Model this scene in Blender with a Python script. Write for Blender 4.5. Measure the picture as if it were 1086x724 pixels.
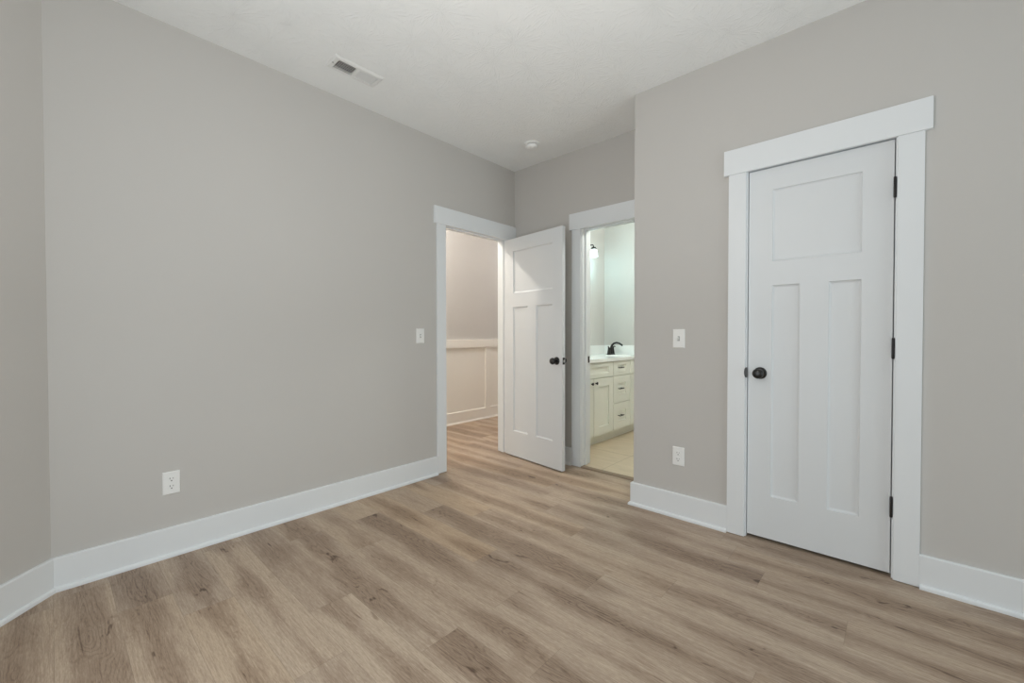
import bpy, bmesh, math, random
from mathutils import Vector, Matrix

for o in list(bpy.data.objects):
    bpy.data.objects.remove(o)
sc = bpy.context.scene
C = sc.collection

# ------------------------------------------------------------------ camera
F_PX = 447.32
CAM = Vector((2.7735, -3.0862, 1.1417))
YAW, PITCH, ROLL = 0.7383, -0.0152, -0.0010
fwd = Vector((-math.sin(YAW) * math.cos(PITCH), math.cos(YAW) * math.cos(PITCH), math.sin(PITCH)))
rt = fwd.cross(Vector((0, 0, 1))).normalized()
up = rt.cross(fwd)
R_ = rt * math.cos(ROLL) + up * math.sin(ROLL)
U_ = -rt * math.sin(ROLL) + up * math.cos(ROLL)
cam_data = bpy.data.cameras.new('camera')
cam_data.sensor_width = 36.0
cam_data.lens = F_PX / 1086 * 36.0
cam_data.clip_start = 0.02
cam = bpy.data.objects.new('camera', cam_data)
C.objects.link(cam)
m3 = Matrix((R_, U_, -fwd)).transposed()
cam.matrix_world = Matrix.Translation(CAM) @ m3.to_4x4()
sc.camera = cam

# ------------------------------------------------------------------ light and exposure
sc.view_settings.view_transform = 'Standard'
sc.view_settings.look = 'None'
sc.view_settings.gamma = 1.0
sc.view_settings.use_curve_mapping = False
sc.view_settings.exposure = 0.0
sc.cycles.max_bounces = 14
sc.cycles.diffuse_bounces = 10

world = bpy.data.worlds.new('sky')
sc.world = world
world.use_nodes = True
bg = world.node_tree.nodes['Background']
bg.inputs['Color'].default_value = (0.75, 0.87, 1.0, 1)
bg.inputs['Strength'].default_value = 0.38


def area(name, loc, target, sx, sy, power, col, spread=180):
    d = bpy.data.lights.new(name, 'AREA')
    d.shape = 'RECTANGLE'
    d.size, d.size_y = sx, sy
    d.energy = power
    d.color = col
    d.spread = math.radians(spread)
    o = bpy.data.objects.new(name, d)
    o.location = loc
    o.rotation_euler = (Vector(target) - Vector(loc)).to_track_quat('-Z', 'Y').to_euler()
    C.objects.link(o)
    return o


area('daylight_rear_window', (1.85, -3.80, 1.12), (1.85, 0, 1.2), 1.5, 2.0, 30.5, (0.90, 0.965, 1.0))
area('daylight_right_window', (5.85, -1.55, 1.12), (0, -2.4, 1.2), 2.0, 2.0, 43, (0.83, 0.955, 1.0))


def lamp(name, loc, power, col, radius):
    d = bpy.data.lights.new(name, 'POINT')
    d.energy = power
    d.color = col
    d.shadow_soft_size = radius
    o = bpy.data.objects.new(name, d)
    o.location = loc
    C.objects.link(o)
    return o


lamp('room_warm_fill', (1.9, -2.2, 2.02), 8.8, (1.0, 0.86, 0.72), 0.16)  # bare warm fill hung below the ceiling, no fixture; evens the room and alcove
area('ceiling_bounce_fill', (2.0, -2.3, 1.25), (2.0, -2.3, 3.0), 1.4, 1.4, 8.4, (0.87, 0.94, 1.0))  # added upward fill that brightens the ceiling like a bounced flash, no fixture
lamp('hall_lamp', (-0.77, -0.48, 2.62), 34, (1.0, 0.96, 0.92), 0.05)
lamp('hall_door_fill', (-0.77, -1.62, 2.62), 34, (1.0, 0.89, 0.73), 0.05)  # added fill, shines through the doorway to warm the open door
lamp('hall_far_fill', (-0.77, 2.2, 2.62), 25, (1.0, 0.98, 0.99), 0.05)  # unseen fill further along the hall, lifts the wainscot

lamp('bath_fill', (1.45, 0.85, 2.45), 38, (0.97, 1.0, 0.94), 0.10)  # added fill for general bathroom brightness, set to face the cabinet fronts

# ------------------------------------------------------------------ materials


def new_mat(name):
    m = bpy.data.materials.new(name)
    m.use_nodes = True
    nt = m.node_tree
    return m, nt, nt.nodes['Principled BSDF']


def nd(nt, t, **kw):
    n = nt.nodes.new(t)
    for k, v in kw.items():
        setattr(n, k, v)
    return n


def srgb(r, g, b):
    f = lambda c: (c / 255 / 12.92) if c / 255 <= 0.04045 else ((c / 255 + 0.055) / 1.055) ** 2.4
    return (f(r), f(g), f(b), 1)


def paint(name, col, rough, bump_scale, bump_str, var=0.015, dist=0.001, spec=0.5):
    m, nt, b = new_mat(name)
    tc = nd(nt, 'ShaderNodeTexCoord')
    n1 = nd(nt, 'ShaderNodeTexNoise')
    n1.inputs['Scale'].default_value = 1.7
    n1.inputs['Detail'].default_value = 3
    nt.links.new(tc.outputs['Object'], n1.inputs['Vector'])
    mr = nd(nt, 'ShaderNodeMapRange')
    mr.inputs['To Min'].default_value = 1 - var
    mr.inputs['To Max'].default_value = 1 + var
    nt.links.new(n1.outputs['Fac'], mr.inputs['Value'])
    mx = nd(nt, 'ShaderNodeVectorMath', operation='SCALE')
    mx.inputs[0].default_value = col[:3]
    nt.links.new(mr.outputs['Result'], mx.inputs['Scale'])
    nt.links.new(mx.outputs['Vector'], b.inputs['Base Color'])
    b.inputs['Roughness'].default_value = rough
    b.inputs['Specular IOR Level'].default_value = spec
    if bump_str > 0:
        n2 = nd(nt, 'ShaderNodeTexNoise')
        n2.inputs['Scale'].default_value = bump_scale
        n2.inputs['Detail'].default_value = 4
        nt.links.new(tc.outputs['Object'], n2.inputs['Vector'])
        bp = nd(nt, 'ShaderNodeBump')
        bp.inputs['Strength'].default_value = bump_str
        bp.inputs['Distance'].default_value = dist
        nt.links.new(n2.outputs['Fac'], bp.inputs['Height'])
        nt.links.new(bp.outputs['Normal'], b.inputs['Normal'])
    return m


M = {}
M['wall'] = paint('greige_wall_paint', srgb(196, 193, 189), 0.75, 160, 0.15, spec=0.25)
M['trim'] = paint('white_trim_paint', srgb(226, 229, 231), 0.38, 60, 0.04)
M['door'] = paint('white_door_paint', srgb(218, 221, 223), 0.42, 90, 0.05)
M['plastic'] = paint('white_plastic', srgb(235, 235, 233), 0.35, 50, 0.0)
M['vent_metal'] = paint('white_enamelled_steel', srgb(225, 225, 223), 0.4, 50, 0.0)
M['duct'] = paint('dark_duct_metal', srgb(60, 60, 62), 0.6, 50, 0.1)
M['slot'] = paint('dark_slot_plastic', srgb(45, 42, 42), 0.6, 50, 0.0)
M['black'] = paint('oil_rubbed_black_metal', srgb(30, 28, 28), 0.32, 120, 0.05)
M['cabinet'] = paint('off_white_cabinet_paint', srgb(230, 231, 222), 0.45, 70, 0.04)
M['counter'] = paint('white_cultured_marble', srgb(238, 240, 238), 0.15, 50, 0.0)
M['wainscot'] = paint('white_wainscot_paint', srgb(240, 237, 230), 0.45, 60, 0.03)
M['nickel'] = paint('brushed_steel', srgb(190, 188, 184), 0.35, 90, 0.02)
M['dark_wall'] = paint('closet_wall_paint', srgb(160, 155, 150), 0.8, 160, 0.1)

# stomp-brushed ceiling
m, nt, b = new_mat('stomped_ceiling_texture')
tc = nd(nt, 'ShaderNodeTexCoord')
b.inputs['Base Color'].default_value = srgb(236, 237, 236)
b.inputs['Roughness'].default_value = 0.85
b.inputs['Specular IOR Level'].default_value = 0.2
vo = nd(nt, 'ShaderNodeTexVoronoi')
vo.inputs['Scale'].default_value = 4.2
vo.inputs['Randomness'].default_value = 1.0
nt.links.new(tc.outputs['Object'], vo.inputs['Vector'])
sub = nd(nt, 'ShaderNodeVectorMath', operation='SUBTRACT')
nt.links.new(tc.outputs['Object'], sub.inputs[0])
nt.links.new(vo.outputs['Position'], sub.inputs[1])
sp = nd(nt, 'ShaderNodeSeparateXYZ')
nt.links.new(sub.outputs['Vector'], sp.inputs[0])
at = nd(nt, 'ShaderNodeMath', operation='ARCTAN2')
nt.links.new(sp.outputs['Y'], at.inputs[0])
nt.links.new(sp.outputs['X'], at.inputs[1])
cb = nd(nt, 'ShaderNodeCombineXYZ')
am = nd(nt, 'ShaderNodeMath', operation='MULTIPLY')
am.inputs[1].default_value = 5.0
nt.links.new(at.outputs[0], am.inputs[0])
ln = nd(nt, 'ShaderNodeVectorMath', operation='LENGTH')
nt.links.new(sub.outputs['Vector'], ln.inputs[0])
lm = nd(nt, 'ShaderNodeMath', operation='MULTIPLY')
lm.inputs[1].default_value = 9.0
nt.links.new(ln.outputs['Value'], lm.inputs[0])
nt.links.new(am.outputs[0], cb.inputs['X'])
nt.links.new(lm.outputs[0], cb.inputs['Y'])
sp2 = nd(nt, 'ShaderNodeSeparateXYZ')
nt.links.new(vo.outputs['Position'], sp2.inputs[0])
nt.links.new(sp2.outputs['X'], cb.inputs['Z'])
nz = nd(nt, 'ShaderNodeTexNoise')
nz.inputs['Scale'].default_value = 2.2
nz.inputs['Detail'].default_value = 3
nt.links.new(cb.outputs['Vector'], nz.inputs['Vector'])
cr = nd(nt, 'ShaderNodeValToRGB')
cr.color_ramp.elements[0].position = 0.5
cr.color_ramp.elements[1].position = 0.68
nt.links.new(nz.outputs['Fac'], cr.inputs['Fac'])
n3 = nd(nt, 'ShaderNodeTexNoise')
n3.inputs['Scale'].default_value = 70
n3.inputs['Detail'].default_value = 3
nt.links.new(tc.outputs['Object'], n3.inputs['Vector'])
ad = nd(nt, 'ShaderNodeMath', operation='MULTIPLY_ADD')
nt.links.new(n3.outputs['Fac'], ad.inputs[0])
ad.inputs[1].default_value = 0.35
nt.links.new(cr.outputs['Color'], ad.inputs[2])
bp = nd(nt, 'ShaderNodeBump')
bp.inputs['Strength'].default_value = 0.42
bp.inputs['Distance'].default_value = 0.003
nt.links.new(ad.outputs[0], bp.inputs['Height'])
nt.links.new(bp.outputs['Normal'], b.inputs['Normal'])
M['ceiling'] = m


def wood_material():
    """Grey-brown oak planks: every plank face carries its own grain offset (UV) and tone (colour attribute)."""
    m, nt, b = new_mat('oak_plank_flooring')
    uv = nd(nt, 'ShaderNodeUVMap')
    uv.uv_map = 'grain'
    uv2 = nd(nt, 'ShaderNodeUVMap')
    uv2.uv_map = 'edge'
    at = nd(nt, 'ShaderNodeAttribute')
    at.attribute_name = 'tone'
    sp = nd(nt, 'ShaderNodeSeparateColor')
    nt.links.new(at.outputs['Color'], sp.inputs['Color'])

    def noise(sx, sy, detail, rough=0.55, distort=0.0, off=0.0):
        mp = nd(nt, 'ShaderNodeMapping')
        mp.inputs['Scale'].default_value = (sx, sy, 1)
        mp.inputs['Location'].default_value = (off, off * 1.7, 0)
        nt.links.new(uv.outputs['UV'], mp.inputs['Vector'])
        n = nd(nt, 'ShaderNodeTexNoise')
        n.inputs['Scale'].default_value = 1.0
        n.inputs['Detail'].default_value = detail
        n.inputs['Roughness'].default_value = rough
        n.inputs['Distortion'].default_value = distort
        nt.links.new(mp.outputs['Vector'], n.inputs['Vector'])
        return n.outputs['Fac']

    def math_(op, a, bb, c=None):
        n = nd(nt, 'ShaderNodeMath', operation=op)
        for i, v in enumerate((a, bb, c)):
            if v is None:
                continue
            if isinstance(v, (int, float)):
                n.inputs[i].default_value = v
            else:
                nt.links.new(v, n.inputs[i])
        return n.outputs[0]

    def ramp(v, p0, p1, lo=0.0, hi=1.0):
        n = nd(nt, 'ShaderNodeMapRange', interpolation_type='SMOOTHSTEP')
        n.inputs['From Min'].default_value = p0
        n.inputs['From Max'].default_value = p1
        n.inputs['To Min'].default_value = lo
        n.inputs['To Max'].default_value = hi
        nt.links.new(v, n.inputs['Value'])
        return n.outputs['Result']

    se = nd(nt, 'ShaderNodeSeparateXYZ')
    nt.links.new(uv2.outputs['UV'], se.inputs[0])
    centre = math_('DIVIDE', se.outputs['Y'], 0.0889)        # 0 at the long edges, 1 along the middle of a plank
    slow = noise(1.3, 2.5, 2, 0.5, 0.3)
    bands = noise(1.4, 13, 2, 0.5, 0.3, 5.5)
    # dark heart-wood: follows the middle of a plank, wanders and comes and goes along it
    heart = ramp(math_('MULTIPLY_ADD', centre, 0.30, math_('MULTIPLY_ADD', slow, 1.0, math_('MULTIPLY', bands, 0.45))), 0.74, 1.04)
    # cathedral figure: level lines of distance from the middle plus a slow wander
    field = math_('MULTIPLY_ADD', centre, 0.42, math_('MULTIPLY', noise(1.9, 9.0, 2.5, 0.5, 0.6, 3.1), 1.1))
    rings = ramp(math_('SINE', math_('MULTIPLY', field, 88.0), 0.0), 0.15, 0.95)
    fine = noise(11, 170, 4, 0.65, 0.0, 7.7)
    grit = noise(45, 420, 2, 0.6, 0.0, 17.7)
    mid = noise(3.5, 55, 3, 0.6, 0.3, 11.3)
    cracks = ramp(noise(3.4, 46, 1, 0.5, 0.6, 19.0), 0.715, 0.77)
    knots = ramp(noise(7, 17, 2, 0.5, 1.2, 29.0), 0.66, 0.76)
    # one value: 0 dark, 1 light
    v = math_('MULTIPLY_ADD', sp.outputs['Red'], 0.34, 0.55)
    v = math_('MULTIPLY_ADD', heart, -0.30, v)
    v = math_('MULTIPLY_ADD', math_('MULTIPLY', rings, math_('MULTIPLY_ADD', heart, 0.9, 0.06)), -0.15, v)
    v = math_('MULTIPLY_ADD', math_('SUBTRACT', fine, 0.5), 0.85, v)
    v = math_('MULTIPLY_ADD', math_('SUBTRACT', grit, 0.5), 0.60, v)
    v = math_('MULTIPLY_ADD', math_('SUBTRACT', mid, 0.5), 0.36, v)
    v = math_('MULTIPLY_ADD', cracks, -0.32, v)
    v = math_('MULTIPLY_ADD', math_('MULTIPLY', knots, math_('MULTIPLY_ADD', heart, 0.75, 0.25)), -0.5, v)
    cr = nd(nt, 'ShaderNodeValToRGB')
    e = cr.color_ramp.elements
    e[0].position, e[0].color = 0.0, srgb(92, 74, 61)
    e[1].position, e[1].color = 1.0, srgb(196, 179, 160)
    for pos, col in ((0.3, (137, 117, 100)), (0.65, (167, 148, 130))):
        k = e.new(pos)
        k.color = srgb(*col)
    nt.links.new(v, cr.inputs['Fac'])
    # hue shift per plank: some planks yellower
    mx = nd(nt, 'ShaderNodeMix', data_type='RGBA', blend_type='MULTIPLY')
    nt.links.new(math_('MULTIPLY', sp.outputs['Green'], 1.0), mx.inputs['Factor'])
    nt.links.new(cr.outputs['Color'], mx.inputs['A'])
    mx.inputs['B'].default_value = (1.04, 0.98, 0.88, 1)
    # micro-bevel at the plank edges
    dmin = math_('MINIMUM', se.outputs['X'], se.outputs['Y'])
    groove = ramp(dmin, 0.0004, 0.0016, 1.0, 0.0)
    mg = nd(nt, 'ShaderNodeMix', data_type='RGBA')
    nt.links.new(math_('MULTIPLY', groove, 0.30), mg.inputs['Factor'])
    nt.links.new(mx.outputs['Result'], mg.inputs['A'])
    mg.inputs['B'].default_value = srgb(96, 78, 62)
    nt.links.new(mg.outputs['Result'], b.inputs['Base Color'])
    b.inputs['Roughness'].default_value = 0.48
    b.inputs['Specular IOR Level'].default_value = 0.35
    h = math_('MULTIPLY_ADD', fine, 0.5, math_('MULTIPLY', groove, -1.5))
    bp = nd(nt, 'ShaderNodeBump')
    bp.inputs['Strength'].default_value = 0.18
    bp.inputs['Distance'].default_value = 0.0012
    nt.links.new(h, bp.inputs['Height'])
    nt.links.new(bp.outputs['Normal'], b.inputs['Normal'])
    return m


M['wood'] = wood_material()

# strip of the same wood colour at the bathroom door
M['strip'] = paint('oak_transition_strip', srgb(134, 115, 96), 0.5, 90, 0.1, 0.12)

# large beige floor tile, joints from object coordinates
m, nt, b = new_mat('beige_porcelain_tile')
tc = nd(nt, 'ShaderNodeTexCoord')
mp = nd(nt, 'ShaderNodeMapping')
mp.inputs['Location'].default_value = (0.262, 0.02, 0)
nt.links.new(tc.outputs['Object'], mp.inputs['Vector'])
bk = nd(nt, 'ShaderNodeTexBrick')
bk.offset = 0.0
bk.inputs['Scale'].default_value = 1.0
bk.inputs['Brick Width'].default_value = 0.604
bk.inputs['Row Height'].default_value = 0.604
bk.inputs['Mortar Size'].default_value = 0.004
bk.inputs['Color1'].default_value = srgb(203, 187, 163)
bk.inputs['Color2'].default_value = srgb(194, 177, 153)
bk.inputs['Mortar'].default_value = srgb(177, 160, 136)
nt.links.new(mp.outputs['Vector'], bk.inputs['Vector'])
n1 = nd(nt, 'ShaderNodeTexNoise')
n1.inputs['Scale'].default_value = 5
n1.inputs['Detail'].default_value = 6
mp2 = nd(nt, 'ShaderNodeMapping')
mp2.inputs['Scale'].default_value = (1, 4, 1)
nt.links.new(tc.outputs['Object'], mp2.inputs['Vector'])
nt.links.new(mp2.outputs['Vector'], n1.inputs['Vector'])
mx = nd(nt, 'ShaderNodeMix', data_type='RGBA', blend_type='MULTIPLY')
mx.inputs['Factor'].default_value = 1.0
cr = nd(nt, 'ShaderNodeValToRGB')
cr.color_ramp.elements[0].position = 0.3
cr.color_ramp.elements[0].color = (0.86, 0.85, 0.83, 1)
cr.color_ramp.elements[1].position = 0.7
nt.links.new(n1.outputs['Fac'], cr.inputs['Fac'])
nt.links.new(bk.outputs['Color'], mx.inputs['A'])
nt.links.new(cr.outputs['Color'], mx.inputs['B'])
nt.links.new(mx.outputs['Result'], b.inputs['Base Color'])
b.inputs['Roughness'].default_value = 0.4
M['tile'] = m

# frosted lit glass of the vanity light
m, nt, b = new_mat('lit_frosted_glass')
b.inputs['Base Color'].default_value = (0.95, 0.95, 0.93, 1)
b.inputs['Emission Color'].default_value = (0.86, 1.0, 1.0, 1)
b.inputs['Emission Strength'].default_value = 4.0
tc = nd(nt, 'ShaderNodeTexCoord')
n1 = nd(nt, 'ShaderNodeTexNoise')
n1.inputs['Scale'].default_value = 30
nt.links.new(tc.outputs['Object'], n1.inputs['Vector'])
mr = nd(nt, 'ShaderNodeMapRange')
mr.inputs['To Min'].default_value = 0.4
mr.inputs['To Max'].default_value = 0.5
nt.links.new(n1.outputs['Fac'], mr.inputs['Value'])
nt.links.new(mr.outputs['Result'], b.inputs['Roughness'])
M['lit_glass'] = m


# ------------------------------------------------------------------ mesh helpers


class MB:
    def __init__(self):
        self.bm = bmesh.new()

    def box(self, x0, y0, z0, x1, y1, z1):
        v = [self.bm.verts.new((x, y, z)) for x in (x0, x1) for y in (y0, y1) for z in (z0, z1)]
        for f in ((0, 1, 3, 2), (4, 6, 7, 5), (0, 4, 5, 1), (2, 3, 7, 6), (0, 2, 6, 4), (1, 5, 7, 3)):
            self.bm.faces.new([v[i] for i in f])
        return self

    def poly(self, pts):
        self.bm.faces.new([self.bm.verts.new(p) for p in pts])
        return self

    def prism(self, pts, axis, a, b):
        """extrude a closed 2-D outline along an axis (0 x, 1 y, 2 z) from a to b; pts are the other two coords in order."""
        def mk(p, h):
            c = [p[0], p[1]]
            c.insert(axis, h)
            return self.bm.verts.new(c)
        A = [mk(p, a) for p in pts]
        B = [mk(p, b) for p in pts]
        n = len(pts)
        self.bm.faces.new(A)
        self.bm.faces.new(B[::-1])
        for i in range(n):
            self.bm.faces.new((A[i], B[i], B[(i + 1) % n], A[(i + 1) % n]))
        return self

    def lathe(self, prof, origin, axis, seg=32):
        """prof: (r, h) pairs along axis from origin."""
        ax = Vector(axis).normalized()
        t = Vector((0, 0, 1)) if abs(ax.z) < 0.9 else Vector((1, 0, 0))
        u = ax.cross(t).normalized()
        w = ax.cross(u)
        rings = []
        for r, h in prof:
            c = Vector(origin) + ax * h
            if r < 1e-6:
                rings.append([self.bm.verts.new(c)])
            else:
                rings.append([self.bm.verts.new(c + (u * math.cos(k * 2 * math.pi / seg) + w * math.sin(k * 2 * math.pi / seg)) * r) for k in range(seg)])
        for a, b in zip(rings, rings[1:]):
            for k in range(seg):
                k2 = (k + 1) % seg
                if len(a) == 1 and len(b) > 1:
                    self.bm.faces.new((a[0], b[k], b[k2]))
                elif len(b) == 1 and len(a) > 1:
                    self.bm.faces.new((a[k], b[0], a[k2]))
                elif len(a) > 1:
                    self.bm.faces.new((a[k], b[k], b[k2], a[k2]))
        if len(rings[0]) > 1:
            self.bm.faces.new(rings[0][::-1])
        if len(rings[-1]) > 1:
            self.bm.faces.new(rings[-1])
        return self

    def tube(self, pts, radii, seg=14):
        pts = [Vector(p) for p in pts]
        if not hasattr(radii, '__len__'):
            radii = [radii] * len(pts)
        prev = None
        rings = []
        for i, p in enumerate(pts):
            d = (pts[min(i + 1, len(pts) - 1)] - pts[max(i - 1, 0)]).normalized()
            if prev is None:
                t = Vector((0, 0, 1)) if abs(d.z) < 0.9 else Vector((0, 1, 0))
                u = d.cross(t).normalized()
            else:
                u = (prev - d * prev.dot(d)).normalized()
            prev = u
            w = d.cross(u)
            rings.append([self.bm.verts.new(p + (u * math.cos(k * 2 * math.pi / seg) + w * math.sin(k * 2 * math.pi / seg)) * radii[i]) for k in range(seg)])
        for a, b in zip(rings, rings[1:]):
            for k in range(seg):
                self.bm.faces.new((a[k], a[(k + 1) % seg], b[(k + 1) % seg], b[k]))
        self.bm.faces.new(rings[0][::-1])
        self.bm.faces.new(rings[-1])
        return self

    def build(self, name, mat, parent=None, bevel=0.0, seg=2, smooth=False, matrix=None):
        if matrix is not None:
            self.bm.transform(matrix)
        bmesh.ops.recalc_face_normals(self.bm, faces=self.bm.faces)
        me = bpy.data.meshes.new(name)
        self.bm.to_mesh(me)
        self.bm.free()
        me.materials.append(mat)
        o = bpy.data.objects.new(name, me)
        C.objects.link(o)
        if smooth:
            for p in me.polygons:
                p.use_smooth = True
            es = o.modifiers.new('split', 'EDGE_SPLIT')
            es.split_angle = math.radians(38)
        if bevel > 0:
            bv = o.modifiers.new('bevel', 'BEVEL')
            bv.width = bevel
            bv.segments = seg
            bv.limit_method = 'ANGLE'
            bv.angle_limit = math.radians(40)
        if parent is not None:
            o.parent = parent
        return o


def tag(o, label, cat, kind=None, group=None):
    o['label'] = label
    o['category'] = cat
    if kind:
        o['kind'] = kind
    if group:
        o['group'] = group
    return o


def struct(o, label, cat):
    return tag(o, label, cat, kind='structure')


def empty(name, loc, rotz=0.0):
    o = bpy.data.objects.new(name, None)
    o.empty_display_size = 0.05
    o.location = loc
    o.rotation_euler = (0, 0, rotz)
    C.objects.link(o)
    return o


# ------------------------------------------------------------------ dimensions (metres)
ZC = 2.7364           # ceiling
YC = -0.442           # closet wall face
XC = 1.475            # outside corner of the closet wall
YL = -3.09            # where the left wall bends
HD = 2.05             # underside of head casings
XH = -1.405           # far wall of the hall
TH = 0.12             # wall thickness
XR, YR = 5.8, -3.70   # right and rear walls, behind the camera
BX, BY = -0.03, 1.774  # bathroom left and far walls
EJ0, EJ1 = -0.859, -0.113   # entry jamb faces (Y)
CJ0, CJ1 = 2.155, 2.7665    # closet jamb faces (X)
BJ0, BJ1 = 0.779, 1.379     # bathroom jamb faces (X)
JT = 0.018                  # jamb board thickness

# ------------------------------------------------------------------ floor
random.seed(11)
ROW0, W_P, L_P = -2.197, 0.1778, 1.22
known = {  # row index (row k spans ROW0 + k*W .. +W): joint position along x
    -1: 1.0, 0: 0.30, 1: 1.881, 2: 1.541, 3: 1.214, 4: 0.535, 5: 0.81, 6: 1.422, 7: 2.317, -2: 0.09}
tone = {  # (row, order of plank counted from the joint above): (lightness, yellowness)
    (-1, 0): (0.92, 0.2), (-1, -1): (0.45, 0.1), (0, 0): (0.62, 0.15), (0, 1): (0.45, 0.2), (0, -1): (0.6, 0.4),
    (3, -1): (0.62, 0.9), (3, 0): (0.40, 0.1), (5, -1): (0.68, 0.9), (5, 0): (0.60, 0.3), (5, 1): (0.75, 0.1),
    (2, 0): (0.7, 0.1), (2, -1): (0.45, 0.2), (1, -1): (0.62, 0.2), (1, 0): (0.55, 0.1), (4, 0): (0.5, 0.2),
    (4, 1): (0.62, 0.1), (6, -1): (0.7, 0.5), (6, 0): (0.68, 0.1), (6, 1): (0.6, 0.2)}


def plank_floor(x0, y0, x1, y1):
    bm = bmesh.new()
    g = bm.loops.layers.uv.new('grain')
    e = bm.loops.layers.uv.new('edge')
    t = bm.loops.layers.float_color.new('tone')
    k0 = math.floor((y0 - ROW0) / W_P)
    k1 = math.ceil((y1 - ROW0) / W_P)
    for k in range(k0, k1):
        rng = random.Random(k * 7919 + 5)
        xs = known.get(k, rng.uniform(0, L_P))
        j0 = math.floor((x0 - xs) / L_P)
        j1 = math.ceil((x1 - xs) / L_P)
        for j in range(j0, j1):
            r2 = random.Random(k * 131 + j * 17 + 3)
            gx, gy = r2.uniform(0, 90), r2.uniform(0, 90)
            flip = r2.random() < 0.5
            tn = tone.get((k, j), (r2.uniform(0.32, 0.85), max(0, r2.uniform(-0.4, 0.6))))
            px0, px1 = xs + j * L_P, xs + (j + 1) * L_P
            py0, py1 = ROW0 + k * W_P, ROW0 + (k + 1) * W_P
            cx0, cx1 = max(px0, x0), min(px1, x1)
            cy0, cy1 = max(py0, y0), min(py1, y1)
            if cx1 - cx0 < 1e-4 or cy1 - cy0 < 1e-4:
                continue
            # split in four so that the distance to the nearest edge stays linear on each face
            mx_, my_ = (px0 + px1) / 2, (py0 + py1) / 2
            bx = [cx0] + ([mx_] if cx0 < mx_ < cx1 else []) + [cx1]
            by = [cy0] + ([my_] if cy0 < my_ < cy1 else []) + [cy1]
            for a, b_ in zip(bx, bx[1:]):
                for c, d in zip(by, by[1:]):
                    vs = [bm.verts.new((x, y, 0)) for x, y in ((a, c), (b_, c), (b_, d), (a, d))]
                    f = bm.faces.new(vs)
                    for lp in f.loops:
                        x, y = lp.vert.co.x, lp.vert.co.y
                        lx, ly = x - px0, y - py0
                        if flip:
                            lx, ly = -lx, -ly
                        lp[g].uv = (gx + lx, gy + ly)
                        lp[e].uv = (min(x - px0, px1 - x), min(y - py0, py1 - y))
                        lp[t] = (tn[0], tn[1], 0, 1)
    bmesh.ops.remove_doubles(bm, verts=bm.verts, dist=1e-5)
    me = bpy.data.meshes.new('floor')
    bm.to_mesh(me)
    bm.free()
    me.materials.append(M['wood'])
    o = bpy.data.objects.new('floor', me)
    C.objects.link(o)
    return o


fl = plank_floor(XH - 0.1, -3.9, XR + 0.12, 3.2)
struct(fl, 'grey brown oak plank floor of the bedroom and the hall', 'floor')
ft = MB().box(BX, 0.0, -0.01, 2.6, BY, 0.004).build('floor_bathroom', M['tile'])
struct(ft, 'beige tile floor beyond the bathroom doorway', 'floor')
st = MB().prism([(-0.022, 0.0), (0.038, 0.0), (0.038, 0.006), (0.030, 0.010), (-0.012, 0.010), (-0.022, 0.004)], 0, BJ0, BJ1)
st = st.build('trim_13', M['strip'], bevel=0.001)
struct(st, 'brown wood transition strip on the floor of the bathroom doorway', 'threshold')

# ------------------------------------------------------------------ ceiling, with the duct opening under the vent
VX0, VX1, VY0, VY1 = 0.293, 0.387, -1.945, -1.690
mb = MB()
cx = [XH - 0.1, VX0, VX1, XR + 0.12]
cy = [-3.9, VY0, VY1, 3.2]
for i in range(3):
    for j in range(3):
        if i == 1 and j == 1:
            continue
        mb.box(cx[i], cy[j], ZC, cx[i + 1], cy[j + 1], ZC + 0.1)
bmesh.ops.remove_doubles(mb.bm, verts=mb.bm.verts, dist=1e-5)
ce = mb.build('ceiling', M['ceiling'])
struct(ce, 'white brush textured ceiling', 'ceiling')

# ------------------------------------------------------------------ walls
mb = MB()
HT = HD + 0.012       # rough opening top: the head jamb hides it
mb.box(-TH, YL - 0.05, 0, 0, EJ0 - JT, ZC)
mb.box(-TH, EJ0 - JT, HT, 0, EJ1 + JT, ZC)
mb.box(-TH, EJ1 + JT, 0, 0, 0.0, ZC)
struct(mb.build('wall_left', M['wall']), 'long warm grey painted wall left, with the hall doorway', 'wall')

ang = 0.8275
ax, ay = math.sin(ang), -math.cos(ang)
LA = 0.90
mb = MB()
n_ = Vector((-ay, ax, 0)) * -1   # outwards (away from the room)
p0 = Vector((0, YL, 0))
p1 = p0 + Vector((ax, ay, 0)) * LA
out = Vector((ay, -ax, 0))
out = out if out.dot(Vector((-1, -1, 0))) > 0 else -out
mb.prism([(p0.x, p0.y), (p1.x, p1.y), (p1.x + out.x * TH, p1.y + out.y * TH), (p0.x + out.x * TH, p0.y + out.y * TH)], 2, 0, ZC)
struct(mb.build('wall_angled', M['wall']), 'short angled grey wall at the left edge', 'wall')

mb = MB()
mb.box(-TH, 0, 0, BJ0 - JT, TH, ZC)
mb.box(BJ0 - JT, 0, HT, BJ1 + JT, TH, ZC)
mb.box(BJ1 + JT, 0, 0, XR, TH, ZC)
struct(mb.build('wall_back', M['wall']), 'darker grey recessed wall with the bathroom doorway', 'wall')

mb = MB()
mb.box(XC, YC, 0, CJ0 - JT, YC + TH, ZC)
mb.box(CJ0 - JT, YC, HT, CJ1 + JT, YC + TH, ZC)
mb.box(CJ1 + JT, YC, 0, XR, YC + TH, ZC)
mb.box(XC, YC + TH, 0, XC + 0.10, 0.0, ZC)
struct(mb.build('wall_closet', M['wall']), 'grey wall around the closed closet door', 'wall')

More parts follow.
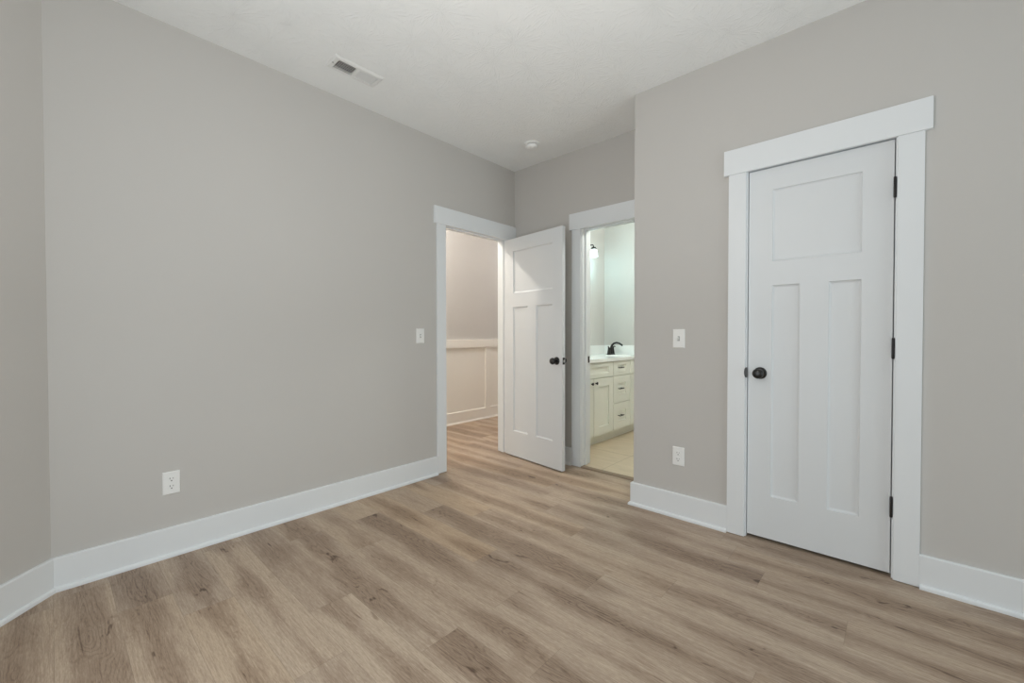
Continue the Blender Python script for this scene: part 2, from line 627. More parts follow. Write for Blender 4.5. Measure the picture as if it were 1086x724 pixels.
# walls behind and beside the camera, with their windows
mb = MB()
WX0, WX1, WZ0, WZ1 = 1.1, 2.6, 0.1, 2.1
mb.box(p1.x - 0.15, YR - TH, 0, WX0, YR, ZC)
mb.box(WX1, YR - TH, 0, XR + TH, YR, ZC)
mb.box(WX0, YR - TH, 0, WX1, YR, WZ0)
mb.box(WX0, YR - TH, WZ1, WX1, YR, ZC)
struct(mb.build('wall_rear', M['wall']), 'grey wall behind the camera with a window', 'wall')
mb = MB()
RY0, RY1 = -2.55, -0.55
mb.box(XR, YR, 0, XR + TH, RY0, ZC)
mb.box(XR, RY1, 0, XR + TH, 0, ZC)
mb.box(XR, RY0, 0, XR + TH, RY1, WZ0)
mb.box(XR, RY0, WZ1, XR + TH, RY1, ZC)
struct(mb.build('wall_right', M['wall']), 'grey wall to the right of the camera with a window', 'wall')

# hall walls
struct(MB().box(XH - 0.1, -2.6, 0, XH, 3.1, ZC).build('wall_hall', M['wall']), 'grey hall wall above white wainscot, seen through the open doorway', 'wall')
struct(MB().box(XH, 3.0, 0, BX, 3.1, ZC).build('wall_hall_end', M['wall']), 'far end wall of the hall', 'wall')
struct(MB().box(XH, -2.6, 0, -TH, -2.5, ZC).build('wall_hall_near', M['wall']), 'near end wall of the hall', 'wall')
# bathroom walls
struct(MB().box(-TH, TH, 0, BX, 3.0, ZC).build('wall_bathroom_left', M['wall']), 'bathroom wall behind the vanity under the bright light', 'wall')
struct(MB().box(BX, BY, 0, 2.7, BY + 0.1, ZC).build('wall_bathroom_far', M['wall']), 'pale lit bathroom wall at the far end of the vanity', 'wall')
struct(MB().box(2.6, TH, 0, 2.7, BY, ZC).build('wall_bathroom_right', M['wall']), 'hidden right wall of the bathroom', 'wall')


# ------------------------------------------------------------------ baseboards (board with an eased top and a shoe moulding along its foot)
BH, BT, SH, SD = 0.151, 0.016, 0.020, 0.0125


def baseboard(name, a, b, normal, label, cap_a=False, cap_b=False):
    """runs from a to b (x, y on the wall face); normal points into the room"""
    a, b, n = Vector((*a, 0)), Vector((*b, 0)), Vector((*normal, 0)).normalized()
    d = (b - a).normalized()
    root = None
    for part, prof in (('board', [(0, 0.002), (BT, 0.002), (BT, BH - 0.004), (BT - 0.004, BH), (0, BH)]),
                       ('shoe_moulding', [(BT, 0.0), (BT + SD, 0.0), (BT + SD, SH * 0.45), (BT + SD * 0.85, SH * 0.75), (BT + SD * 0.5, SH * 0.95), (BT, SH)])):
        mb = MB()
        ends = []
        for q in (a, b):
            ends.append([mb.bm.verts.new(q + n * x + Vector((0, 0, z))) for x, z in prof])
        # mitre or overshoot handled by the caller through a and b and the offsets
        k = len(prof)
        mb.bm.faces.new(ends[0])
        mb.bm.faces.new(ends[1][::-1])
        for i in range(k):
            mb.bm.faces.new((ends[0][i], ends[1][i], ends[1][(i + 1) % k], ends[0][(i + 1) % k]))
        if cap_a or cap_b:      # mitre at an outside/inside corner: slide the end verts along the run
            for flag, end, s in ((cap_a, ends[0], -1), (cap_b, ends[1], 1)):
                if flag:
                    for v, (x, z) in zip(end, prof):
                        v.co += d * (s * flag * x)
        o = mb.build(name if part == 'board' else part, M['trim'], parent=root)
        if root is None:
            root = o
    struct(root, label, 'baseboard')
    return root


half = math.tan((ang) / 2)
baseboard('baseboard_left', (0, EJ0 - 0.006 - 0.092), (0, YL), (1, 0), 'tall white baseboard along the left grey wall', 0, -half)
nrm = -out
baseboard('baseboard_angled', (p1.x, p1.y), (p0.x, p0.y), (nrm.x, nrm.y), 'short white baseboard on the angled wall at the left edge', 0, -half)
baseboard('baseboard_closet', (XC, YC), (CJ0 - 0.006 - 0.0905, YC), (0, -1), 'white baseboard between the outside corner and the closet casing', 1, 0)
baseboard('baseboard_right', (CJ1 + 0.0062 + 0.0895, YC), (XR, YC), (0, -1), 'white baseboard right of the closet door', 0, 0)
baseboard('baseboard_return', (XC, 0), (XC, YC), (-1, 0), 'white baseboard end turning the outside corner beside the bathroom doorway', 0, 1)
baseboard('baseboard_back', (0, 0), (BJ0 - 0.006 - 0.092, 0), (0, -1), 'white baseboard on the recessed wall behind the open door', 0, 0)

# ------------------------------------------------------------------ door casings and jambs
CT, CW, HH, HT2, HO = 0.016, 0.0905, 0.1403, 0.022, 0.0245
HB = HD               # head casing underside
tn_ = [0]


def trim(mb, label, cat='door casing', bevel=0.0015):
    tn_[0] += 1
    return struct(mb.build('trim_%d' % tn_[0], M['trim'], bevel=bevel), label, cat)


# entry (left wall, faces +x)
trim(MB().box(0, EJ0 - 0.006 - CW, 0.007, CT, EJ0 - 0.006, HB), 'white upright casing left of the hall doorway')
trim(MB().box(0, EJ1 + 0.006, 0.003, CT, EJ1 + 0.006 + CW, HB), 'white upright casing right of the hall doorway behind the open door')
trim(MB().box(0, EJ0 - 0.006 - CW - HO, HB, HT2, -0.001, HB + HH), 'white flat head casing over the hall doorway')
mb = MB()
mb.box(-TH - 0.001, EJ0 - JT, 0.003, 0.0005, EJ0, HD + 0.006)
mb.box(-TH - 0.001, EJ1, 0.003, 0.0005, EJ1 + JT, HD + 0.006)
mb.box(-TH - 0.001, EJ0 - JT, HD + 0.006, 0.0005, EJ1 + JT, HD + 0.006 + JT)
mb.box(-0.072, EJ0, 0.003, -0.038, EJ0 + 0.010, HD - 0.004)
mb.box(-0.072, EJ1 - 0.010, 0.003, -0.038, EJ1, HD - 0.004)
mb.box(-0.072, EJ0, HD - 0.004, -0.038, EJ1, HD + 0.006)
jam = trim(mb, 'white door frame with stops lining the hall doorway', 'door frame', 0.001)

# bathroom (back wall, faces -y)
trim(MB().box(BJ0 - 0.006 - CW, -CT, 0.003, BJ0 - 0.006, 0, HB), 'white upright casing left of the bathroom doorway')
trim(MB().box(BJ1 + 0.006, -CT, 0.003, XC - 0.001, 0, HB), 'white upright casing right of the bathroom doorway behind the corner')
trim(MB().box(BJ0 - 0.006 - CW - HO, -HT2, HB, XC - 0.001, 0, HB + HH), 'white flat head casing over the bathroom doorway')
mb = MB()
mb.box(BJ0 - JT, -0.0005, 0.011, BJ0, TH + 0.012, HD + 0.006)
mb.box(BJ1, -0.0005, 0.011, BJ1 + JT, TH + 0.012, HD + 0.006)
mb.box(BJ0 - JT, -0.0005, HD + 0.006, BJ1 + JT, TH + 0.012, HD + 0.006 + JT)
mb.box(BJ0, 0.045, 0.011, BJ0 + 0.010, 0.080, HD - 0.004)
mb.box(BJ1 - 0.010, 0.045, 0.011, BJ1, 0.080, HD - 0.004)
mb.box(BJ0, 0.045, HD - 0.004, BJ1, 0.080, HD + 0.006)
jamb_b = trim(mb, 'white door frame lining the bathroom doorway', 'door frame', 0.001)
MB().box(BJ0 - 0.001, 0.088, 0.898, BJ0 + 0.0035, 0.118, 0.955).build('strike_plate', M['black'], jamb_b, bevel=0.001)['label'] = 'black metal strike plate'

# closet (faces -y)
trim(MB().box(CJ0 - 0.006 - CW, YC - CT, 0.003, CJ0 - 0.006, YC, HB), 'white upright casing left of the closed closet door')
trim(MB().box(CJ1 + 0.0062, YC - CT, 0.003, CJ1 + 0.0062 + 0.0895, YC, HB), 'white upright casing right of the closed closet door')
trim(MB().box(CJ0 - 0.006 - CW - HO, YC - HT2, HB, CJ1 + 0.0062 + 0.0895 + HO, YC, HB + HH), 'white flat head casing over the closet door')
mb = MB()
mb.box(CJ0 - JT, YC - 0.0005, 0.003, CJ0, YC + TH, HD + 0.006)
mb.box(CJ1, YC - 0.0005, 0.003, CJ1 + JT, YC + TH, HD + 0.006)
mb.box(CJ0 - JT, YC - 0.0005, HD + 0.006, CJ1 + JT, YC + TH, HD + 0.006 + JT)
mb.box(CJ0, YC + 0.048, 0.003, CJ0 + 0.011, YC + 0.08, HD - 0.004)
mb.box(CJ1 - 0.011, YC + 0.048, 0.003, CJ1, YC + 0.08, HD - 0.004)
mb.box(CJ0, YC + 0.048, HD - 0.004, CJ1, YC + 0.08, HD + 0.006)
jamb_c = trim(mb, 'white door frame around the closed closet door', 'door frame', 0.001)
# rounded black lip of the strike plate, wrapping the frame's edge
pts = [(CJ0 + 0.002, 0.931 - 0.028)]
for k in range(13):
    t = -math.pi / 2 + math.pi * k / 12
    pts.append((CJ0 - 0.002 - 0.0085 * math.cos(t), 0.931 + 0.028 * math.sin(t)))
pts.append((CJ0 + 0.002, 0.931 + 0.028))
lip = MB().prism(pts, 1, YC - CT - 0.0012, YC - 0.001).build('strike_plate', M['black'], jamb_c)
lip['label'] = 'black metal strike plate lip'
tn_[0] = 13


# ------------------------------------------------------------------ doors
def door_slab(name, w, h, t, panels, parent):
    """moulded slab: local x along the width, y thickness (front face at y=0, back at y=t), z up; recessed panels on both faces"""
    bm = bmesh.new()
    xs = sorted({0, w} | {p[0] for p in panels} | {p[2] for p in panels})
    zs = sorted({0, h} | {p[1] for p in panels} | {p[3] for p in panels})
    ins, dep = 0.011, 0.011

    def quad(pts):
        bm.faces.new([bm.verts.new(p) for p in pts])
    for y, s in ((0, 1), (t, -1)):
        for i in range(len(xs) - 1):
            for j in range(len(zs) - 1):
                mx_, mz = (xs[i] + xs[i + 1]) / 2, (zs[j] + zs[j + 1]) / 2
                if any(p[0] < mx_ < p[2] and p[1] < mz < p[3] for p in panels):
                    continue
                quad(((xs[i], y, zs[j]), (xs[i + 1], y, zs[j]), (xs[i + 1], y, zs[j + 1]), (xs[i], y, zs[j + 1])))
        for a, b_, c, d in panels:
            loops = []
            for k, (off, dy) in enumerate(((0, 0), (0.002, dep * 0.55), (ins * 0.55, dep * 0.8), (ins, dep))):
                loops.append([(a + off, y + s * dy, b_ + off), (c - off, y + s * dy, b_ + off), (c - off, y + s * dy, d - off), (a + off, y + s * dy, d - off)])
            for A, B in zip(loops, loops[1:]):
                for k in range(4):
                    quad((A[k], A[(k + 1) % 4], B[(k + 1) % 4], B[k]))
            quad(loops[-1])
    quad(((0, 0, 0), (0, t, 0), (0, t, h), (0, 0, h)))
    quad(((w, 0, 0), (w, t, 0), (w, t, h), (w, 0, h)))
    quad(((0, 0, 0), (w, 0, 0), (w, t, 0), (0, t, 0)))
    quad(((0, 0, h), (w, 0, h), (w, t, h), (0, t, h)))
    bmesh.ops.remove_doubles(bm, verts=bm.verts, dist=1e-6)
    mb = MB()
    mb.bm.free()
    mb.bm = bm
    return mb.build(name, M['door'], parent)


def knob(parent, x, z, y, s):
    """round black knob; s = -1 projects towards -y, +1 towards +y"""
    k = MB().lathe([(0.0, 0.071), (0.010, 0.0705), (0.019, 0.068), (0.0255, 0.062), (0.0278, 0.054), (0.0268, 0.046), (0.022, 0.038), (0.014, 0.031), (0.0115, 0.026), (0.0115, 0.004)],
                   (x, y, z), (0, s, 0), 36).build('door_knob', M['black'], parent, smooth=True)
    MB().lathe([(0.0, 0.011), (0.016, 0.011), (0.024, 0.0095), (0.0285, 0.0075), (0.0325, 0.004), (0.033, 0.0)], (x, y, z), (0, s, 0), 36).build('rosette', M['black'], k, smooth=True)
    return k


def hinge_at(parent, x, y, z, leaf_dx):
    mb = MB().lathe([(0.0, 0.0), (0.004, 0.001), (0.0052, 0.004), (0.0058, 0.006), (0.0058, 0.094), (0.0052, 0.096), (0.004, 0.099), (0.0, 0.100)], (x, y, z - 0.05), (0, 0, 1), 18)
    mb.box(x - 0.001, y + 0.002, z - 0.044, x + 0.001, y + 0.030, z + 0.044)
    h = mb.build('hinge', M['black'], parent, smooth=True)
    h['label'] = 'black metal hinge barrel'
    return h


# entry door, standing open into the room; local x from hinge edge, face towards the camera at y=0
W_E = 0.7335
d1 = empty('door_1', (0.0138, -0.1464, 0.0), math.radians(-7.2))
struct(d1, 'white three panel door standing open at the hall doorway', 'door')
pz0, pz1, pz2, pz3 = 0.233, 1.391, 1.521, 1.910
slab = door_slab('door_leaf', W_E, 2.028, 0.035, [(0.114, pz0, 0.310, pz1), (0.423, pz0, 0.619, pz1), (0.114, pz2, 0.619, pz3)], d1)
slab.location = (0, 0, 0.012)
knob(d1, W_E - 0.062, 0.926, 0.0, -1)
knob(d1, W_E - 0.062, 0.926, 0.035, 1)
lp = MB().box(W_E - 0.0005, 0.005, 0.926 - 0.0285, W_E + 0.0015, 0.030, 0.926 + 0.0285).build('latch_plate', M['black'], d1, bevel=0.0005)
lp['label'] = 'black latch plate on the door edge'
MB().box(W_E + 0.0012, 0.0115, 0.926 - 0.010, W_E + 0.009, 0.0235, 0.926 + 0.010).build('latch_bolt', M['nickel'], lp, bevel=0.002)['label'] = 'bright metal latch bolt'

# closet door, closed
W_C = 0.6035
d2 = empty('door_2', (2.1585, YC + 0.0095, 0.0))
struct(d2, 'white three panel closet door, closed, hinges on its right', 'door')
slab = door_slab('door_leaf', W_C, 2.028, 0.035, [(0.114, pz0, 0.241, pz1), (0.3625, pz0, 0.4895, pz1), (0.114, pz2, 0.4895, pz3)], d2)
slab.location = (0, 0, 0.020)
knob(d2, 0.0605, 0.930, 0.0, -1)
for z in (1.823, 1.078, 0.337):
    hinge_at(d2, W_C + 0.0025, -0.0095 - 0.0035, z, -0.012)


# ------------------------------------------------------------------ switches and outlets
def plate(mb, w, h, t=0.006):
    c = 0.004
    # plate lies in local x-z, y = 0 on the wall, front at y = -t
    o = [(-w / 2, -h / 2), (w / 2, -h / 2), (w / 2, h / 2), (-w / 2, h / 2)]
    i = [(-w / 2 + c, -h / 2 + c), (w / 2 - c, -h / 2 + c), (w / 2 - c, h / 2 - c), (-w / 2 + c, h / 2 - c)]
    A = [mb.bm.verts.new((x, 0, z)) for x, z in o]
    B = [mb.bm.verts.new((x, -t * 0.45, z)) for x, z in o]
    D = [mb.bm.verts.new((x, -t, z)) for x, z in i]
    mb.bm.faces.new(A)
    mb.bm.faces.new(D)
    for P, Q in ((A, B), (B, D)):
        for k in range(4):
            mb.bm.faces.new((P[k], P[(k + 1) % 4], Q[(k + 1) % 4], Q[k]))
    return mb


def rounded(w, h, n=10, flat=0.0):
    """outline of a receptacle face: circle of width w cut flat at height h"""
    r = w / 2
    pts = []
    for k in range(40):
        a = 2 * math.pi * k / 40
        pts.append((r * math.cos(a), max(-h / 2, min(h / 2, r * math.sin(a)))))
    return pts


def light_switch(loc, rotz, label):
    t = empty('light_switch', loc, rotz)
    tag(t, label, 'light switch')
    plate(MB(), 0.074, 0.117).build('wall_plate', M['plastic'], t, bevel=0.001)
    mb = MB()
    mb.prism([(-0.0060, -0.0105), (-0.0072, -0.0105), (-0.0185, 0.006), (-0.0165, 0.0105), (-0.0060, 0.0105)], 0, -0.0045, 0.0045)
    mb.build('toggle', M['plastic'], t, bevel=0.001)
    MB().box(-0.0062, -0.0063, -0.0135, 0.0062, -0.0055, 0.0135).build('toggle_slot', M['slot'], t)
    for z in (0.030, -0.030):
        MB().lathe([(0.0033, 0.0), (0.0033, 0.0008), (0.0, 0.0013)], (0, -0.006, z), (0, -1, 0), 14).build('screw', M['plastic'], t)
    return t


def outlet(loc, rotz, label):
    t = empty('wall_outlet', loc, rotz)
    tag(t, label, 'outlet')
    plate(MB(), 0.0725, 0.117).build('wall_plate', M['plastic'], t, bevel=0.001)
    for z in (0.0195, -0.0195):
        r = MB().prism([(p[0], p[1] + z) for p in rounded(0.0345, 0.0285)], 1, -0.0078, -0.0055).build('receptacle', M['plastic'], t)
        MB().box(-0.0080, -0.0082, z + 0.0005, -0.0055, -0.0076, z + 0.0090).build('slot', M['slot'], r)
        MB().box(0.0055, -0.0082, z + 0.0015, 0.0077, -0.0076, z + 0.0080).build('slot', M['slot'], r)
        MB().lathe([(0.0030, 0.0), (0.0030, 0.0005)], (0, -0.0077, z - 0.0075), (0, -1, 0), 14).build('ground_hole', M['slot'], r)
    MB().lathe([(0.0033, 0.0), (0.0033, 0.0008), (0.0, 0.0013)], (0, -0.006, 0), (0, -1, 0), 14).build('screw', M['plastic'], t)
    return t


light_switch((0, -1.114, 1.1355), math.pi / 2, 'white toggle light switch left of the hall doorway')
light_switch((1.774, YC, 1.119), 0, 'white toggle light switch left of the closet door')
outlet((0, -2.666, 0.3785), math.pi / 2, 'white duplex wall outlet low on the long left wall')
outlet((1.775, YC, 0.3835), 0, 'white duplex wall outlet low beside the closet door')

# ------------------------------------------------------------------ ceiling vent
vx, vy = 0.340, -1.8175
t = empty('ceiling_vent', (vx, vy, ZC))
tag(t, 'white rectangular supply vent with two louver banks in the ceiling', 'vent')
OW, OL = 0.071, 0.1535         # half sizes of the flange
IW, IL = 0.0445, 0.1245        # half sizes of the opening


def ring(mb, o, i, zo, zi):
    A = [mb.bm.verts.new((sx * o[0], sy * o[1], zo)) for sx, sy in ((-1, -1), (1, -1), (1, 1), (-1, 1))]
    B = [mb.bm.verts.new((sx * i[0], sy * i[1], zi)) for sx, sy in ((-1, -1), (1, -1), (1, 1), (-1, 1))]
    for k in range(4):
        mb.bm.faces.new((A[k], A[(k + 1) % 4], B[(k + 1) % 4], B[k]))


mb = MB()
ring(mb, (OW, OL), (OW, OL), 0.0, -0.003)
ring(mb, (OW, OL), (OW - 0.010, OL - 0.010), -0.003, -0.010)
ring(mb, (OW - 0.010, OL - 0.010), (IW, IL), -0.010, -0.010)
ring(mb, (IW, IL), (IW, IL), -0.010, 0.006)
ring(mb, (OW, OL), (IW, IL), 0.0, 0.0)
bmesh.ops.remove_doubles(mb.bm, verts=mb.bm.verts, dist=1e-6)
mb.build('flange', M['vent_metal'], t)
MB().box(-IW, -0.0085, -0.0098, IW, 0.0085, 0.004).build('centre_bar', M['vent_metal'], t)
for bank, (s0, s1, tilt) in enumerate(((-IL, -0.0085, 1), (0.0085, IL, -1))):
    n = 10
    for k in range(n):
        th = 0.0012 if bank == 0 else 0.0006
        yc = s0 + (k + 0.5) * (s1 - s0) / n
        mb = MB()
        dy, dz = 0.0030 * tilt, 0.0025
        mb.prism([(yc - dy - th, -0.009), (yc - dy + th, -0.009), (yc + dy + th, -0.009 + 2 * dz), (yc + dy - th, -0.009 + 2 * dz)], 0, -IW, IW)
        mb.build('louver', M['vent_metal'], t)
mb = MB()
mb.box(-0.020, -IL, 0.0045, -0.014, -0.0085, 0.012)
mb.box(-0.020, 0.0085, 0.0045, -0.014, IL, 0.012)
mb.build('support_bar', M['duct'], t)
mb = MB()
ring(mb, (IW + 0.002, IL + 0.002), (IW + 0.002, IL + 0.002), 0.0, 0.18)
mb.poly([(-IW - 0.002, -IL - 0.002, 0.18), (IW + 0.002, -IL - 0.002, 0.18), (IW + 0.002, IL + 0.002, 0.18), (-IW - 0.002, IL + 0.002, 0.18)])
mb.build('duct_boot', M['duct'], t)
for y in (-0.138, 0.138):
    MB().lathe([(0.0038, 0.0), (0.0038, 0.0008), (0.0, 0.0015)], (0, y, -0.010), (0, 0, -1), 14).build('screw', M['slot' if y < 0 else 'vent_metal'], t)

# ------------------------------------------------------------------ smoke detector
t = empty('smoke_detector', (0.512, -0.352, ZC))
tag(t, 'round white smoke detector on the ceiling near the corner', 'smoke detector')
MB().lathe([(0.063, 0.0), (0.0645, 0.004), (0.0635, 0.010), (0.058, 0.0125), (0.0, 0.0125)], (0, 0, 0), (0, 0, -1), 40).build('mounting_base', M['plastic'], t, smooth=True)
MB().lathe([(0.047, 0.012), (0.047, 0.017)], (0, 0, 0), (0, 0, -1), 40).build('sensing_gap', M['slot'], t)
MB().lathe([(0.051, 0.016), (0.053, 0.018), (0.052, 0.030), (0.047, 0.038), (0.036, 0.042), (0.0, 0.043)], (0, 0, 0), (0, 0, -1), 40).build('cover', M['plastic'], t, smooth=True)
MB().lathe([(0.008, 0.0415), (0.008, 0.0442), (0.0, 0.0446)], (0.012, -0.012, 0), (0, 0, -1), 18).build('test_button', M['plastic'], t)

# ------------------------------------------------------------------ hall wainscot
PT = 0.010
wp = MB().box(XH, -2.5, 0.11, XH + PT, 3.0, 0.985).build('trim_14', M['wainscot'])
struct(wp, 'white wainscot panel board on the hall wall', 'wainscot')
cr_ = MB().box(XH, -2.5, 0.976, XH + 0.036, 3.0, 1.081)
struct(cr_.build('trim_15', M['wainscot'], bevel=0.002), 'white cap rail along the top of the hall wainscot', 'wainscot rail')
k = 16
for y0 in (-1.36, -0.56, 0.14, 0.940, 1.740):
    if y0 < 0.5 or y0 > 1.5:
        continue
    o = MB().box(XH + PT, y0, 0.142, XH + 0.028, y0 + 0.098, 0.976).build('trim_%d' % k, M['wainscot'], bevel=0.002)
    struct(o, 'white upright batten on the hall wainscot', 'wainscot batten')
    k += 1
baseboard('baseboard_hall', (XH, 3.0), (XH, -2.5), (1, 0), 'white baseboard under the hall wainscot').scale = (1, 1, 1)
bb = bpy.data.objects['baseboard_hall']
for o_ in (bb, bb.children[0]):
    o_.data.materials[0] = M['wainscot']
for v in bb.data.vertices:      # thicker than the panel board it stands in front of
    if v.co.x > XH + 0.001:
        v.co.x += 0.010
for v in bb.children[0].data.vertices:
    v.co.x += 0.010

# ------------------------------------------------------------------ bathroom vanity
VXF = 0.530               # face of doors and drawers
VY0_, VY1_ = 0.205, BY - 0.004
t = empty('vanity_cabinet', (BX, VY0_, 0.004))
tag(t, 'off white shaker vanity cabinet with doors and drawers in the bathroom', 'vanity')


def loc_build(mb, name, mat, parent, root=t, **kw):
    return mb.build(name, mat, parent, matrix=Matrix.Translation(-root.location), **kw)


loc_build(MB().box(BX + 0.003, VY0_, 0.108, VXF - 0.020, VY1_, 0.862), 'carcass', M['cabinet'], t)
loc_build(MB().box(BX + 0.003, VY0_, 0.004, 0.462, VY1_, 0.1085), 'toe_kick', M['cabinet'], t)


def shaker(name, y0, y1, z0, z1, st_, rail):
    bm = MB()
    x0, x1, xr = VXF - 0.0195, VXF, VXF - 0.012
    bm.box(x0, y0, z0, xr, y1, z1)
    bm.box(xr, y0, z0, x1, y0 + st_, z1)
    bm.box(xr, y1 - st_, z0, x1, y1, z1)
    bm.box(xr, y0 + st_, z0, x1, y1 - st_, z0 + rail)
    bm.box(xr, y0 + st_, z1 - rail, x1, y1 - st_, z1)
    return loc_build(bm, name, M['cabinet'], t)


def cab_knob(parent, y, z):
    return loc_build(MB().lathe([(0.0, 0.028), (0.009, 0.0275), (0.0145, 0.024), (0.0150, 0.020), (0.011, 0.014), (0.006, 0.010), (0.0055, 0.0), ], (VXF, y, z), (1, 0, 0), 20), 'knob', M['black'], parent, smooth=True)


def cab_pull(parent, y, z):
    bm = MB()
    bm.tube([(VXF - 0.009, y - 0.034, z), (VXF + 0.020, y - 0.038, z), (VXF + 0.026, y - 0.042, z)], 0.0045, 10)
    bm.tube([(VXF - 0.009, y + 0.034, z), (VXF + 0.020, y + 0.038, z), (VXF + 0.026, y + 0.042, z)], 0.0045, 10)
    bm.tube([(VXF + 0.024, y - 0.050, z), (VXF + 0.028, y - 0.02, z), (VXF + 0.028, y + 0.02, z), (VXF + 0.024, y + 0.050, z)], 0.0055, 10)
    return loc_build(bm, 'pull', M['black'], parent, smooth=True)


g = 0.0042
shaker('false_front', VY0_ + g, 1.000 - g, 0.700 + g, 0.856, 0.095, 0.045)
dl = shaker('door', VY0_ + g, 0.6045 - g, 0.112, 0.700 - g, 0.088, 0.085)
cab_knob(dl, 0.6045 - 0.050, 0.652)
dr = shaker('door', 0.6045 + g, 1.000 - g, 0.112, 0.700 - g, 0.088, 0.085)
cab_knob(dr, 0.6045 + 0.032, 0.652)
for z0, z1, rail, zp in ((0.700, 0.856 + g, 0.042, 0.785), (0.401, 0.700, 0.085, 0.555), (0.112 - g, 0.401, 0.085, 0.259)):
    w = shaker('drawer', 1.000 + g, 1.392 - g, z0 + g, z1 - g, 0.100, rail)
    cab_pull(w, 1.146, zp)
shaker('drawer', 1.392 + g, VY1_ - g, 0.700 + g, 0.856, 0.095, 0.042)
dd = shaker('door', 1.392 + g, VY1_ - g, 0.112, 0.700 - g, 0.088, 0.085)

# countertop with integral sink
ct = empty('countertop', (BX, VY0_ - 0.01, 0.862))
tag(ct, 'glossy white countertop with splashes on the bathroom vanity', 'countertop')
SX, SY, SRX, SRY = 0.315, 1.52, 0.150, 0.190   # sink bowl
bm = bmesh.new()
x0, x1, y0, y1, zt, zb = BX + 0.002, 0.545, VY0_ - 0.008, BY - 0.002, 0.895, 0.862
N = 48
outer = []
inner = []
for k in range(N):
    a = 2 * math.pi * k / N
    c, s = math.cos(a), math.sin(a)
    inner.append((SX + SRX * c, SY + SRY * s))
    tx = ((x1 if c > 0 else x0) - SX) / c if abs(c) > 1e-9 else 1e9
    ty = ((y1 if s > 0 else y0) - SY) / s if abs(s) > 1e-9 else 1e9
    tt = min(tx, ty)
    outer.append((SX + tt * c, SY + tt * s))
# exact rectangle corners
for cxy in ((x0, y0), (x1, y0), (x1, y1), (x0, y1)):
    ang_c = math.atan2(cxy[1] - SY, cxy[0] - SX) % (2 * math.pi)
    kk = int(round(ang_c / (2 * math.pi / N))) % N
    outer[kk] = cxy
ot = [bm.verts.new((x, y, zt)) for x, y in outer]
it = [bm.verts.new((x, y, zt)) for x, y in inner]
ob = [bm.verts.new((x, y, zb)) for x, y in outer]
for k in range(N):
    k2 = (k + 1) % N
    bm.faces.new((ot[k], ot[k2], it[k2], it[k]))
    bm.faces.new((ot[k], ob[k], ob[k2], ot[k2]))
bm.faces.new(ob[::-1])
mb = MB(); mb.bm.free(); mb.bm = bm
mb.build('slab', M['counter'], ct, matrix=Matrix.Translation(-ct.location))
bm = MB()
prof = [(1.0, 0.0), (0.985, -0.006), (0.95, -0.03), (0.85, -0.055)]
rings = []
for sc_, dz in prof:
    rings.append([bm.bm.verts.new((SX + SRX * sc_ * math.cos(2 * math.pi * k / N), SY + SRY * sc_ * math.sin(2 * math.pi * k / N), zt + dz * 0.55)) for k in range(N)])
for A, B in zip(rings, rings[1:]):
    for k in range(N):
        bm.bm.faces.new((A[k], A[(k + 1) % N], B[(k + 1) % N], B[k]))
bm.bm.faces.new(rings[-1])
bm.build('sink_bowl', M['counter'], ct, matrix=Matrix.Translation(-ct.location), smooth=True)
MB().box(BX + 0.002, VY0_ - 0.008, 0.895, BX + 0.020, BY - 0.002, 1.012).build('backsplash', M['counter'], ct, bevel=0.002, matrix=Matrix.Translation(-ct.location))
MB().box(BX + 0.020, BY - 0.020, 0.895, 0.535, BY - 0.002, 1.012).build('side_splash', M['counter'], ct, bevel=0.002, matrix=Matrix.Translation(-ct.location))

# faucet
FX, FY = 0.135, 1.655
fa = empty('faucet', (FX, FY, 0.8962))
tag(fa, 'black arched two handle faucet at the back of the vanity top', 'faucet')
bm = MB()
pts = []
for k in range(36):
    a = 2 * math.pi * k / 36
    c, s = math.cos(a), math.sin(a)
    pts.append((0.026 * c, (0.050 if s > 0 else -0.050) + 0.026 * s))
bm.prism(pts, 2, 0.0, 0.014)
bm.build('base_plate', M['black'], fa, bevel=0.003)
bm = MB()
path = [(0, 0, 0.010), (0.0, 0, 0.05), (0.003, 0, 0.085), (0.018, 0, 0.120), (0.045, 0, 0.142), (0.080, 0, 0.150), (0.115, 0, 0.142), (0.145, 0, 0.125), (0.158, 0, 0.116)]
bm.tube(path, [0.024, 0.020, 0.017, 0.0145, 0.013, 0.0125, 0.012, 0.0115, 0.012], 18)
bm.build('spout', M['black'], fa, smooth=True)
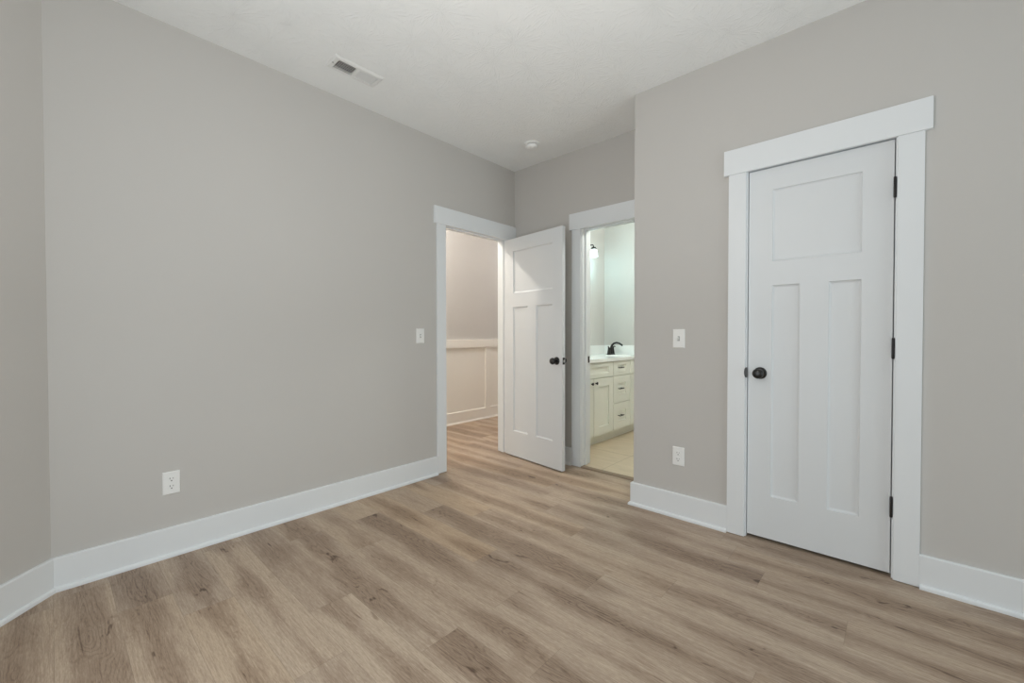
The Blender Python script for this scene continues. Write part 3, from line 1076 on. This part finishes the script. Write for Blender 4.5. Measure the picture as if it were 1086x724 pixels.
for s in (-1, 1):
    bm = MB()
    bm.lathe([(0.022, 0.012), (0.019, 0.035), (0.014, 0.062), (0.012, 0.075), (0.013, 0.088), (0.0, 0.092)], (0, s * 0.051, 0), (0, 0, 1), 20)
    h = bm.build('handle_post', M['black'], fa, smooth=True)
    bm = MB()
    bm.tube([(0.0, s * 0.051, 0.082), (0.0, s * 0.062, 0.096), (0.006, s * 0.076, 0.104), (0.014, s * 0.088, 0.101)], [0.0095, 0.008, 0.007, 0.006], 12)
    bm.build('lever', M['black'], h, smooth=True)

# vanity light above
VLX, VLZ = BX, 2.20
vl = empty('vanity_light', (BX, 0.95, VLZ))
tag(vl, 'black vanity light with glowing white glass shades high on bathroom wall', 'light fixture')
MB().box(0.0005, -0.36, -0.030, 0.022, 0.36, 0.030).build('back_plate', M['black'], vl, bevel=0.003)
for y in (-0.28, 0.04, 0.36):
    arm = MB().tube([(0.018, y, 0.0), (0.07, y, 0.02), (0.115, y, 0.018), (0.125, y, -0.012)], 0.008, 12).build('arm', M['black'], vl, smooth=True)
    MB().lathe([(0.026, 0.0), (0.030, 0.012), (0.030, 0.030), (0.0, 0.032)], (0.125, y, -0.010), (0, 0, -1), 24).build('socket_cup', M['black'], arm, smooth=True)
    MB().lathe([(0.029, 0.028), (0.038, 0.040), (0.044, 0.070), (0.046, 0.112), (0.044, 0.114), (0.0, 0.108)], (0.125, y, -0.010), (0, 0, -1), 28).build('lamp_shade', M['lit_glass'], vl, smooth=True)
    lamp('vanity_bulb', (BX + 0.125 + 0.0, 0.95 + y, VLZ - 0.21), 2.6, (0.50, 0.95, 1.0), 0.05)

# ------------------------------------------------------------------ windows behind the camera
def window(name, axis, a0, a1, z0, z1, wall, label):
    mb = MB()
    f, dpt = 0.05, 0.05

    def b(u0, v0, u1, v1):
        if axis == 'y':
            mb.box(u0, wall - 0.09, v0, u1, wall - 0.09 + dpt, v1)
        else:
            mb.box(wall + 0.04, u0, v0, wall + 0.04 + dpt, u1, v1)
    b(a0, z0, a0 + f, z1); b(a1 - f, z0, a1, z1); b(a0 + f, z0, a1 - f, z0 + f); b(a0 + f, z1 - f, a1 - f, z1)
    zm = (z0 + z1) / 2
    b(a0 + f, zm - 0.02, a1 - f, zm + 0.02)
    struct(mb.build(name, M['trim'], bevel=0.002), label, 'window')


window('window_1', 'y', WX0, WX1, WZ0, WZ1, YR, 'white framed window in the wall behind the camera')
window('window_2', 'x', RY0, RY1, WZ0, WZ1, XR, 'white framed window in the wall right of the camera')
